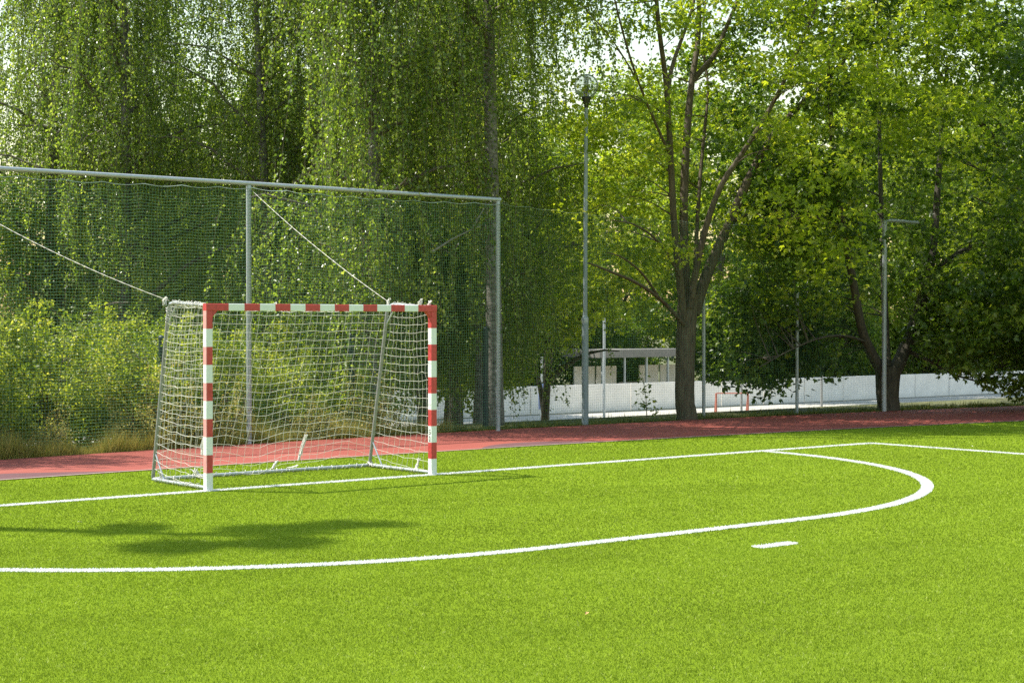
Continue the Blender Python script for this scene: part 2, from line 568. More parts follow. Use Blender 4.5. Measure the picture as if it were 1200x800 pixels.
# ------------------------------------------------------------------ the goal
def striped_post(name, x0, x1, parent, flip):
    """0.08 m square post, red corner then white and red bands of 0.2 m down to a white foot"""
    b = MB(); z = 2.0; mi = 0
    edges = [2.0, 1.8]
    while edges[-1] > .01: edges.append(round(edges[-1] - .2, 3))
    edges[-1] = 0.004
    for k in range(len(edges) - 1):
        b.bevel = .006
        lo, hi = edges[k + 1], edges[k]
        c = .005
        ring = [(x0 + c, 0), (x1 - c, 0), (x1, c), (x1, .08 - c), (x1 - c, .08), (x0 + c, .08), (x0, .08 - c), (x0, c)]
        vs = [(x, y, lo) for x, y in ring] + [(x, y, hi) for x, y in ring]
        fs = [(i, (i + 1) % 8, 8 + (i + 1) % 8, 8 + i) for i in range(8)]
        b.add(vs, fs, k % 2)
        if flip > 0 and k % 2 == 0:       # sun glare on the red of the outer face, painted in as pink
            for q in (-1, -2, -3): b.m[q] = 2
        if k == 0: b.add(vs[8:], [tuple(range(8))], 0)
    return b.build(name, [M['red_paint'], M['white_paint'], M['sunlit_red']], parent)


def build_goal():
    g = empty('handball_goal', (0, 0, 0))
    tag(g, 'handball goal with red and white striped posts and sagging white net', 'goal')
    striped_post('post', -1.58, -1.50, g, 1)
    rp = striped_post('post', 1.50, 1.58, g, -1)
    # dark lettering worn to strokes on the inner face of the right post
    b = MB()
    for z0, strokes in ((.50, ((.0, .0, .034, .008), (.0, .0, .008, .03), (.0, .022, .034, .03))), (.455, ((.0, 0, .034, .008), (.014, 0, .022, .03))),
                        (.41, ((.0, 0, .034, .009), (.026, 0, .034, .03), (0, .022, .034, .03))), (.545, ((0, 0, .034, .009),))):
        for (a0, c0, a1, c1) in strokes:
            b.box((1.4985, .022 + a0, z0 + c0), (1.4996, .022 + a1, z0 + c1))
    b.build('lettering', M['black'], rp)
    # crossbar
    b = MB()
    xs = [-1.58, -1.30]
    n = 13
    xs += [-1.30 + 2.6 * k / n for k in range(1, n + 1)] + [1.58]
    for k in range(len(xs) - 1):
        x0, x1 = xs[k], xs[k + 1]; c = .005; z0, z1 = 2.0, 2.08
        if k == 0 or k == len(xs) - 2: z0 += .0012
        ring = [(c, z0), (.08 - c, z0), (.08, z0 + c), (.08, z1 - c), (.08 - c, z1), (c, z1), (0, z1 - c), (0, z0 + c)]
        vs = [(x0, y, z) for y, z in ring] + [(x1, y, z) for y, z in ring]
        b.add(vs, [(i, 8 + i, 8 + (i + 1) % 8, (i + 1) % 8) for i in range(8)], k % 2)
        if k == 0: b.add(vs[:8], [tuple(range(8))], 0)
        if k == len(xs) - 2: b.add(vs[8:], [tuple(reversed(range(8)))], 0)
    b.build('crossbar', [M['red_paint'], M['white_paint']], g)
    # inner corner gussets
    for s_ in (-1, 1):
        b = MB(); x = s_ * 1.497
        b.add([(x, .01, 2.0), (x - s_ * .06, .01, 2.0), (x, .01, 1.93), (x, .07, 2.0), (x - s_ * .06, .07, 2.0), (x, .07, 1.93)],
              [(0, 1, 2), (3, 5, 4), (1, 4, 5, 2), (0, 2, 5, 3)])
        b.build('gusset', M['red_paint'], g)
    # support tubes
    for s_ in (-1, 1):
        x = s_ * 1.53
        bend = [(x, .08, 2.055), (x, .85, 2.095), (x, .95, 2.085), (x, 1.0, 2.02), (x, 1.02, 1.9), (x, 1.40, .05)]
        b = MB(); b.tube(bend[:4], .019, 8); b.build('top_arm', M['galv'], g)
        b = MB(); b.tube(bend[3:], .022, 8); b.build('rear_tube', M['galv_dark'], g)
        b = MB(); b.tube([(x, .08, .03), (x, 1.40, .03)], .019, 8); b.build('side_base_tube', M['galv'], g)
        b = MB(); b.tube([(x, .80, 2.08), (x, 1.04, 1.82)], .010, 6); b.build('top_brace', M['galv'], g)
        b = MB(); b.tube([(x, 1.335, .34), (x, 1.12, .04)], .011, 6); b.build('foot_brace', M['galv'], g)
    b = MB(); b.tube([(-1.53, 1.40, .03), (1.53, 1.40, .03)], .021, 8); b.build('rear_base_tube', M['galv'], g)
    # net cords wound round the base tubes and the top arms
    rng = random.Random(4)
    def winding(p0, p1, r, pitch):
        p0 = np.array(p0, float); p1 = np.array(p1, float); L = np.linalg.norm(p1 - p0); t = (p1 - p0) / L
        up = np.array([0, 0, 1.0]) if abs(t[2]) < .8 else np.array([0, 1.0, 0]); s1 = np.cross(t, up); s1 /= np.linalg.norm(s1); s2 = np.cross(s1, t)
        n = int(L / pitch * 4); pts = []; a = 0.0; along = 0.0
        for i in range(n + 1):
            a += rng.uniform(.3, 2.6)
            q = r * (1 + rng.uniform(-.2, .55))
            along = min(n, along + rng.uniform(.2, 1.8)) if i else 0
            pts.append(p0 + t * L * along / n + q * (math.cos(a) * s1 + math.sin(a) * s2))
        b = MB(); b.tube(pts, .0040, 4, caps=False); b.build('lashing', M['white_cord'], g)
    winding((-1.53, 1.40, .03), (1.53, 1.40, .03), .026, .06)
    winding((-1.53, .25, .03), (-1.53, 1.35, .03), .025, .05)
    winding((1.53, .3, .03), (1.53, 1.35, .03), .025, .05)
    winding((-1.53, .1, 2.058), (-1.53, .85, 2.095), .025, .035)
    winding((-1.53, .1, 2.058), (-1.53, .85, 2.095), .028, .05)
    winding((1.53, .1, 2.058), (1.53, .85, 2.095), .025, .06)
    winding((-1.53, .97, 2.04), (-1.53, 1.03, 1.86), .029, .02)

    # nets: a grid of cords, sagging
    CR = .0021
    def grid(P):
        b = MB(); nu, nv = P.shape[:2]
        for i in range(nu): b.tube([P[i, j] for j in range(nv)], CR, 4, caps=False)
        for j in range(nv): b.tube([P[i, j] for i in range(nu)], CR, 4, caps=False)
        return b
    rn = np.random.default_rng(17)
    def wob(sh, a):
        w_ = rn.normal(0, a, sh)
        return w_
    # back
    nu, nv = 30, 20
    P = np.zeros((nu + 1, nv + 1, 3))
    for i in range(nu + 1):
        u = i / nu
        for j in range(nv + 1):
            v = j / nv                       # 0 top, 1 bottom
            e = 4 * u * (1 - u)
            hem = .10 + .05 * math.sin(u * 9 + .6) + .03 * math.sin(u * 23)
            z = 2.06 - v * (2.06 - hem)
            z -= .035 * e * math.sin(math.pi * min(1, v * 1.4)) + .03 * (1 - e) * 0
            yy = 1.0 + .40 * v + .05 * e * math.sin(math.pi * v) - .10 * max(0, v - .8) * 5 * e * (.5 + .5 * math.sin(u * 14))
            xx = -1.53 + 3.06 * u - .16 * v * v * math.sin(math.pi * u) * 1.0
            P[i, j] = (xx, yy, z)
    P[1:-1, 1:, :] += wob(P[1:-1, 1:, :].shape, .005)
    o_ = grid(P).build('back_net', M['white_cord'], g); tag(o_, kind='stuff')
    # sides
    for s_ in (-1, 1):
        nu, nv = 11, 20
        P = np.zeros((nu + 1, nv + 1, 3))
        for i in range(nu + 1):
            u = i / nu                       # 0 rear, 1 at the post
            for j in range(nv + 1):
                v = j / nv
                yr = 1.0 + .40 * v
                z = 2.06 - v * 2.0
                # slack cords droop between tube and post; the lower ones come loose from the post
                z -= .03 * math.sin(math.pi * u) * (1 - .3 * v) + .16 * u * max(0, v - .45) * 1.8 * (1 if s_ < 0 else .8)
                z = max(z, .035)
                yy = yr + (.09 - yr) * u + (.03 * math.sin(v * 8) * u)
                xx = s_ * (1.535 + .045 * math.sin(math.pi * u) * math.sin(math.pi * v))
                P[i, j] = (xx, yy, z)
        P[1:-1, 1:, :] += wob(P[1:-1, 1:, :].shape, .006)
        o_ = grid(P).build('side_net', M['white_cord'], g); tag(o_, kind='stuff')
    # top, between crossbar and the upper rear edge
    nu, nv = 30, 9
    P = np.zeros((nu + 1, nv + 1, 3))
    for i in range(nu + 1):
        for j in range(nv + 1):
            u, v = i / nu, j / nv
            P[i, j] = (-1.53 + 3.06 * u, .08 + v * .92, 2.05 + .01 * v - .055 * 4 * u * (1 - u) * math.sin(math.pi * (.12 + .8 * v)))
    P[1:-1, 1:-1] += wob(P[1:-1, 1:-1].shape, .006)
    o_ = grid(P).build('top_net', M['white_cord'], g); tag(o_, kind='stuff')
    # torn, bunched strips of net hanging near the ground
    def rag(pts, w0):
        b = MB(); r_ = random.Random(int(w0 * 1e4) + int(abs(pts[0][0]) * 100))
        for k in range(9):
            q = [np.array(p) + np.array([r_.uniform(-1, 1), r_.uniform(-1, 1), r_.uniform(-.4, .4)]) * w0 for p in pts]
            b.tube(q, .006, 4, caps=False)
        o_ = b.build('torn_net', M['white_cord'], g); tag(o_, kind='stuff')
    def gp(px, py, Y): return at(px, py, Y)
    rag([gp(359, 509, 1.33), gp(355, 520, 1.33), gp(352, 530, 1.31), gp(350, 539, 1.30)], .02)
    rag([gp(325, 540, 1.25), gp(322, 544, 1.24), gp(319, 549, 1.22)], .018)
    rag([gp(348, 545, 1.2), gp(343, 547, 1.2), gp(338, 548, 1.2)], .016)
    rag([gp(228, 550, .55), gp(231, 555, .5), gp(236, 559, .45)], .04)
    rag([gp(188, 552, 1.28), gp(190, 558, 1.28), gp(191, 563, 1.28)], .025)
    rag([gp(491, 537, .55), gp(489, 545, .55), gp(487, 550, .5)], .02)
    rag([gp(239, 512, .12), gp(236, 522, .14), gp(237, 533, .12)], .012)
    rag([(1.53, 1.39, .07), (1.51, 1.36, .05), (1.49, 1.3, .03)], .03)
    for px, py, q in ((455, 353, .95), (492, 354, .3), (503, 356, .1), (193, 352, 1.0)):
        p = gp(px, py, q) if q > .2 else gp(px, py, .06)
        rag([p + np.array([0, 0, -.05]), p, p + np.array([.02, 0, .035])], .022)
    return g


goal = build_goal()


# ------------------------------------------------------------------ ball-stop fence behind the goal
FY = 5.93
PX_ = [-2.55, 2.35, 7.23]


def build_fence():
    f = empty('ball_stop_fence', (2.35, FY, 0))
    tag(f, 'tall galvanised ball stop fence with green netting behind the goal', 'fence')
    off = np.array([2.35, FY, 0.0])
    H = [4.0, 4.0, 3.98]
    for x, h in zip(PX_, H):
        b = MB(); b.tube([(x - 2.35, 0, -.1), (x - 2.35, 0, h - .03)], .039, 12)
        p = b.build('post', M['galv'], f)
        b = MB()
        for z in np.arange(.3, h - .1, .055):
            b.box((x - 2.35 - .006, -.047, z), (x - 2.35 + .006, -.040, z + .022))
        tag(b.build('net_hook_strip', M['galv_dark'], p), kind='stuff')
    for k in range(2):
        b = MB(); x0, x1 = PX_[k] - 2.35 - (.05 if k == 0 else -.0), PX_[k + 1] - 2.35 + (.05 if k else 0)
        b.tube([(x0, 0, H[k]), (x1, 0, H[k + 1])], .033, 10)
        b.build('top_rail', M['galv'], f)

    def net(x0, x1, h0, h1, seed, mesh=.047, name='green_net', low=.06, r=.0019):
        b = MB(); rn = random.Random(seed); L = x1 - x0
        nh = int((min(h0, h1)) / mesh); nv = int(L / mesh)
        ph = rn.uniform(0, 6)
        def dy(x, z): return -.055 + .03 * math.sin(x * .9 + ph) * math.sin(z * 1.1) + .012 * math.sin(x * 3.1 + z * 2)
        def zt(x):
            u = (x - x0) / L
            return h0 + (h1 - h0) * u - .07 - .03 * abs(math.sin(u * math.pi * L / .62)) - .04 * math.sin(math.pi * u)
        for j in range(nh + 1):
            v = j / nh; pts = []
            for i in range(25):
                x = x0 + L * i / 24
                z = low + (zt(x) - low) * v + .008 * math.sin(x * 5 + j * .3)
                pts.append((x - 2.35, dy(x, z), z))
            b.tube(pts, r, 3, caps=False)
        for i in range(nv + 1):
            x = x0 + L * i / nv; pts = []
            for j in range(9):
                z = low + (zt(x) - low) * j / 8
                pts.append((x - 2.35 + .012 * math.sin(z * 3 + i * .1), dy(x, z), z))
            b.tube(pts, r, 3, caps=False)
        o = b.build(name, M['green_cord'], f); tag(o, kind='stuff')
        b = MB(); pts = []
        for i in range(int(L / .04) + 1):
            x = x0 + .04 * i; pts.append((x - 2.35, dy(x, 4), zt(x) + .004))
        b.tube(pts, .0042 if r > .0015 else .0016, 4, caps=False)
        b.build('head_cord', M['pale_cord'], f)
    net(PX_[0], PX_[1], H[0], H[1], 1)
    net(PX_[1], PX_[2], H[1], H[2], 2)
    net(PX_[2], 12.6, 3.98, 3.85, 3, r=.0011)
    net(12.6, 17.4, 3.85, 3.95, 4, r=.0011)
    return f


build_fence()

# net post with the stub of a rail, further along
b_ = empty('net_post', (17.41, 5.72, 0))
tag(b_, 'tall steel net post with short top rail standing before the forked dark tree', 'post')
b = MB(); b.tube([(0, 0, -.1), (0, 0, 3.98)], .05, 12); b.build('upright', M['galv'], b_)
b = MB(); b.tube([(-.05, 0, 4.0), (.35, 0, 4.01), (1.15, .02, 4.0)], .035, 10); b.build('top_rail', M['galv'], b_)

for x, y, h, lb in ((12.78, 6.45, 2.52, 'short round steel fence post beside the many stemmed maple trunk'),
                    (15.46, 6.41, 2.46, 'short steel fence post between the two big tree trunks')):
    p = empty('fence_post', (x, y, 0)); tag(p, lb, 'post', 'short steel fence posts on the verge')
    b = MB(); b.tube([(0, 0, -.1), (0, 0, h)], .034, 10); b.build('upright', M['galv'], p)
    b = MB(); b.lathe([(.036, 0), (.038, .02), (.02, .035), (.001, .038)], 10, c=(0, 0, h)); b.build('cap', M['galv'], p)


# ropes from the fence posts to the goal
def rope(name, p0, p1, sag, label, r=.0027):
    p0 = np.array(p0, float); p1 = np.array(p1, float); b = MB(); rr_ = random.Random(9)
    for s_ in range(2):
        pts = []
        for i in range(29):
            u = i / 28; q = p0 + (p1 - p0) * u; q[2] -= sag * 4 * u * (1 - u)
            a = u * 90 + s_ * math.pi
            q = q + np.array([math.cos(a) * .4, 0, math.sin(a)]) * .004
            pts.append(q)
        b.tube(pts, r * .75, 5)
    k = MB
    o = b.build(name, M['white_cord'])
    tag(o, label, 'rope', 'tie ropes from fence to goal')
    return o


rope('tie_rope', (-2.51, FY - .05, 3.72), (-1.53, .98, 2.12), .10, 'white rope tied from the fence to the goal corner on the shrub side')
rope('tie_rope', (2.39, FY - .05, 3.88), (1.53, .97, 2.13), .06, 'white rope slanting from the middle fence post top to the goal crossbar')

# ------------------------------------------------------------------ street lamp
lp = empty('street_lamp', (9.66, 6.42, 0))
tag(lp, 'tall slender grey lamp post with clear glass globe', 'street lamp')
b = MB(); b.tube([(0, 0, -.1), (0, 0, 1.92)], .062, 14); b.lathe([(.062, 1.92), (.05, 1.97), (.042, 1.99)], 14); b.build('lower_pole', M['grey_post'], lp)
b = MB(); b.tube([(0, 0, 1.98), (.025, 0, 5.86)], [.042, .034], 12); b.build('upper_pole', M['grey_post'], lp)
b = MB(); b.lathe([(.064, 1.86), (.066, 1.90), (.066, 1.94), (.06, 1.96)], 14); b.build('collar', M['galv'], lp)
LX = .025
b = MB(); b.lathe([(.036, 5.80), (.04, 5.86), (.085, 5.96), (.088, 6.00), (.055, 6.01), (.055, 6.16), (.0, 6.16)], 16, c=(LX, 0, 0)); b.build('lamp_holder', M['black'], lp)
b = MB()
for k in range(6): b.lathe([(.052, 6.18 + k * .035), (.062, 6.186 + k * .035), (.03, 6.205 + k * .035)], 14, c=(LX, 0, 0))
b.lathe([(.03, 6.16), (.03, 6.39), (.0, 6.40)], 12, c=(LX, 0, 0))
b.build('louvre', M['louvre'], lp)
prof = []
for k in range(15):
    a = math.pi * (.10 + .90 * k / 14)
    prof.append((.222 * math.sin(a) + .0005, 6.20 - .222 * math.cos(a)))
b = MB(); b.lathe(prof, 28, c=(LX, 0, 0)); b.build('globe', M['globe'], lp)
b = MB(); b.lathe([(.205, 6.205), (.226, 6.205), (.226, 6.198), (.205, 6.198)], 24, c=(LX, 0, 0)); b.build('globe_seam', M['louvre'], lp)


# ------------------------------------------------------------------ trees
def add_tree(name, loc, trunk_me, branch_me, crown_me, label, cat, group, rz=0.0, sc_=1.0):
    t = empty(name, loc, rz)
    t.scale = (sc_, sc_, sc_)
    tag(t, label, cat, group)
    link('trunk', trunk_me, t)
    if branch_me is not None: link('branches', branch_me, t)
    link('crown', crown_me, t)
    return t


def curve(p0, p1, bow, n=5):
    p0 = np.array(p0, float); p1 = np.array(p1, float); out = []
    for i in range(n + 1):
        u = i / n
        out.append(p0 + (p1 - p0) * u + np.array(bow) * 4 * u * (1 - u))
    return out


def birch_data(seed, H=13.0, R=3.0, z0=2.6, nlimb=26, nstr=690, leaf=.060, lowhang=1.6, core=.42):
    rng = np.random.default_rng(seed)
    tb, bb = MB(), MB()
    pts, rad = [], []
    for i in range(15):
        u = i / 14
        pts.append((.12 * math.sin(u * 4 + seed) * u * 2, .12 * math.cos(u * 3.3 + seed) * u * 2, u * H)); rad.append(.15 * (1 - u) ** .8 + .012)
    rad[0] = .19
    tb.tube(pts, rad, 10)
    starts, outs = [], []
    for k in range(nlimb):
        u = z0 / H + (1 - z0 / H) * ((k + rng.uniform(0, .8)) / nlimb) ** 1.05 * .93
        i = u * 14; i0 = int(min(13, i)); fr = i - i0
        base = np.array(pts[i0]) * (1 - fr) + np.array(pts[i0 + 1]) * fr
        az = rng.uniform(0, 2 * math.pi)
        ln = R * (.65 + .5 * rng.uniform()) * (1 - .55 * max(0, u - .35) / .65)
        d = np.array([math.cos(az), math.sin(az), 0])
        rise = ln * rng.uniform(.45, .95)
        P = [base + d * ln * s_ + np.array([0, 0, rise * (s_ * 1.5 - s_ * s_ * .75)]) + rng.normal(0, .04, 3) for s_ in np.linspace(0, 1, 8)]
        r0 = .055 * (1 - u) + .018
        bb.tube(P, [r0 * (1 - .8 * s_) for s_ in np.linspace(0, 1, 8)], 6, mi=0 if u < .6 else 1, caps=False)
        for s_ in range(int(nstr / nlimb)):
            q = rng.uniform(.12, 1.0) ** .8; i = q * 7; i0 = int(min(6, i)); fr = i - i0
            p = P[i0] * (1 - fr) + P[i0 + 1] * fr
            side = rng.normal(0, 1, 3); side[2] = abs(side[2]) * .4
            starts.append(p + side * .38 * R / 3 * np.array([1, 1, .6])); outs.append(d)
    for k in range(int(nstr * core)):
        u = rng.uniform(z0 / H + .06, .95); az = rng.uniform(0, 6.28); d = np.array([math.cos(az), math.sin(az), 0])
        starts.append(np.array([0, 0, u * H]) + d * rng.uniform(.25, 1.1)); outs.append(d)
    LP, LA, LR = [], [], []
    for p, d in zip(starts, outs):
        l = rng.uniform(.6, 3.1)
        l = min(l, max(.4, p[2] - lowhang + rng.uniform(-.4, .6)))
        sway = d * rng.uniform(.05, .4) + rng.normal(0, .27, 3) * np.array([1, 1, 0])
        ts = np.linspace(0, 1, 6)
        Q = np.array([p + sway * (t_ ** .7) + np.array([0, 0, .10 * math.sin(min(1, t_ * 3) * math.pi) - l * t_]) for t_ in ts])
        bb.tube(list(Q), .0035, 3, mi=1, caps=False)
        n_ = int(l / .026)
        tt = rng.uniform(0.03, 1, n_)
        pos = np.stack([np.interp(tt, ts, Q[:, a]) for a in range(3)], 1) + rng.normal(0, .035, (n_, 3))
        LP.append(pos + rng.normal(0, .02, (n_, 3)))
        ax = rng.normal(0, .55, (n_, 3)); ax[:, 2] -= .75
        LA.append(ax)
        LR.append(np.clip(rng.uniform(0, .75) * .5 + rng.uniform(0, 1, n_) * .62, 0, 1))
    LP, LA, LR = np.concatenate(LP), np.concatenate(LA), np.concatenate(LR)
    n_ = len(LP)
    N = rng.normal(0, 1, (n_, 3)); N[:, 2] += .25
    L = leaf * rng.uniform(.75, 1.25, n_)
    crown = leaf_mesh('birch_crown', LP, LA, N, L, L * rng.uniform(.62, .85, n_), M['birch_leaf'], LR)
    return tb.mesh('birch_trunk', M['bark_birch']), bb.mesh('birch_branches', [M['birch_limb'], M['twig']]), crown


def cluster_leaves(rng, C, rad, nleaf, leaf, flat=.6, up=.7, three=True, droop=.25, hue=None):
    """leaves gathered round cluster centres C; returns arrays for leaf_mesh"""
    k = len(C)
    n_ = k * nleaf
    idx = np.repeat(np.arange(k), nleaf)
    d = rng.normal(0, 1, (n_, 3)); d = unit(d) * (rng.uniform(0, 1, (n_, 1)) ** .45)
    r = (rad if np.ndim(rad) else np.full(k, rad))[idx][:, None]
    P = C[idx] + d * r * np.array([1, 1, flat])
    A = d * np.array([1, 1, .3]) + rng.normal(0, .5, (n_, 3)); A[:, 2] -= droop
    N = rng.normal(0, .55, (n_, 3)); N[:, 2] += up
    h = (rng.uniform(0, 1, k) if hue is None else hue)[idx]
    R = np.clip(.45 * h + .58 * rng.uniform(0, 1, n_), 0, 1)
    L = leaf * rng.uniform(.7, 1.3, n_)
    if three:
        A = unit(A); B = unit(np.cross(A, N))
        P3 = np.concatenate([P, P, P]); A3 = np.concatenate([A, A * .6 + B * .8, A * .6 - B * .8])
        N3 = np.concatenate([N, N + rng.normal(0, .2, N.shape), N + rng.normal(0, .2, N.shape)])
        L3 = np.concatenate([L, L * .82, L * .82]); R3 = np.concatenate([R, R, R])
        return P3, A3, N3, L3, R3
    return P, A, N, L, R


def twigs_to(bb, C, nodes, rng, r0=.018, mi=0, maxL=1.7):
    """thin branches from the nearest lower point of the skeleton to every cluster"""
    nodes = np.asarray(nodes)
    for c in C:
        dv = c - nodes
        cost = np.linalg.norm(dv, axis=1) + np.where(dv[:, 2] < .1, 1.5, 0)
        p = nodes[int(np.argmin(cost))]
        L = np.linalg.norm(c - p)
        if L > maxL: continue
        bow = rng.normal(0, .06, 3) * L; bow[2] += .10 * L
        P = curve(p, c, bow, 4)
        bb.tube(P, [min(r0 * (1 + L * .35), .05), r0 * .8, r0 * .6, r0 * .45, r0 * .3], 4, mi=mi, caps=False)


def densify(pts, n=6):
    out = []
    for a, c in zip(pts[:-1], pts[1:]):
        for k in range(n): out.append(np.array(a) + (np.array(c) - np.array(a)) * k / n)
    out.append(np.array(pts[-1]))
    return out


def smooth_poly(pts, it=2):
    pts = [np.array(p, float) for p in pts]
    for _ in range(it):
        q = [pts[0]]
        for a, c in zip(pts[:-1], pts[1:]):
            q += [a * .75 + c * .25, a * .25 + c * .75]
        q.append(pts[-1]); pts = q
    return pts


def broadleaf_data(seed, H=14.0, R=4.5, z0=1.5, nclus=300, nleaf=140, leaf=.19, mat='far_leaf', bark_='bark_dark', three=False, crad=.75, r0=.26):
    rng = np.random.default_rng(seed)
    tb, bb = MB(), MB()
    nodes = []
    pts = [(.1 * math.sin(u * 5 + seed), .1 * math.cos(u * 4), u * H * .82) for u in np.linspace(0, 1, 9)]
    tb.tube(pts, [r0 * (1 - u) ** .9 + .02 for u in np.linspace(0, 1, 9)], 10)
    nodes += densify(pts[2:])
    for k in range(9):
        u = .2 + .65 * k / 9; b0 = np.array(pts[int(u * 8)]); az = rng.uniform(0, 6.28)
        e = b0 + np.array([math.cos(az), math.sin(az), 0]) * R * .7 + np.array([0, 0, R * rng.uniform(.3, .8)])
        P = curve(b0, e, (0, 0, .3), 5); bb.tube(P, [.09, .075, .06, .045, .03, .015], 6, caps=False); nodes += densify(P, 3)
    # clusters on the outer part of an uneven ellipsoid
    lob = rng.normal(0, 1, (7, 3)); lob = unit(lob)
    C = []
    while len(C) < nclus:
        d = unit(rng.normal(0, 1, 3)); r = rng.uniform(.35, 1) ** .6
        k = 1 + .22 * (np.max(lob @ d) - .6)
        p = np.array([d[0] * R, d[1] * R, d[2] * (H - z0) / 2]) * r * k
        p[2] += z0 + (H - z0) / 2
        if p[2] < z0 * .8: continue
        C.append(p)
    C = np.array(C)
    twigs_to(bb, C[::2], nodes, rng, .02)
    P, A, N, L, Rr = cluster_leaves(rng, C, crad * rng.uniform(.7, 1.25, nclus), nleaf, leaf, .6, .6, three)
    crown = leaf_mesh('crown', P, A, N, L, L * .68, M[mat], Rr)
    return tb.mesh('trunk', M[bark_]), bb.mesh('branches', M[bark_]), crown


# --- weeping birches behind the fence
BG_Z = -1.45
bA = birch_data(1, 14.0, 3.1, 2.6, lowhang=1.9)
bB = birch_data(2, 13.0, 3.3, 2.6, lowhang=2.1)
bC = birch_data(3, 10.5, 2.3, 1.9, nlimb=20, nstr=640, lowhang=.35, core=.35)
bD = birch_data(4, 15.0, 2.6, 6.6, nlimb=20, nstr=620, lowhang=5.2, core=.3)
GB = 'weeping birches behind the fence'
for x, y, z, d, rz, s_, lb in (
        (4.2, 14.2, BG_Z, bA, .3, 1.0, 'weeping birch with long hanging curtains behind the left fence bay'),
        (8.3, 13.6, BG_Z, bB, 2.0, 1.02, 'weeping birch hanging over the goal behind the middle fence post'),
        (12.2, 13.8, BG_Z, bA, 4.1, .98, 'weeping birch with sparse top behind the tall fence end post'),
        (7.0, 19.0, BG_Z, bB, 3.3, 1.1, 'weeping birch standing back behind the other birches over the goal'),
        (6.2, 12.0, BG_Z, bA, 5.4, .86, 'low weeping birch close behind the netting above the goal'),
        (10.3, 12.4, BG_Z, bB, 4.4, .88, 'low weeping birch between the fence end post and the lamp post'),
        (5.9, 7.95, -.05, bC, 2.6, 1.05, 'small birch whose curtain hangs behind the netting right over the goal'),
        (-4.6, 8.5, -.1, bC, 1.5, .9, 'small birch off the open end of the fence'),
        (3.4, 15.9, BG_Z, bB, 2.9, .95, 'thin weeping birch behind the shrubs with sky beside it'),
        (9.4, 9.2, -.2, bC, .8, .95, 'small birch hanging low between the fence end post and the lamp post'),
        (8.15, 7.2, 0, bD, .4, 1.0, 'tall birch with mottled trunk right beside the fence end post')):
    add_tree('birch_tree', (x, y, z), *d, lb, 'tree', GB, rz, s_)


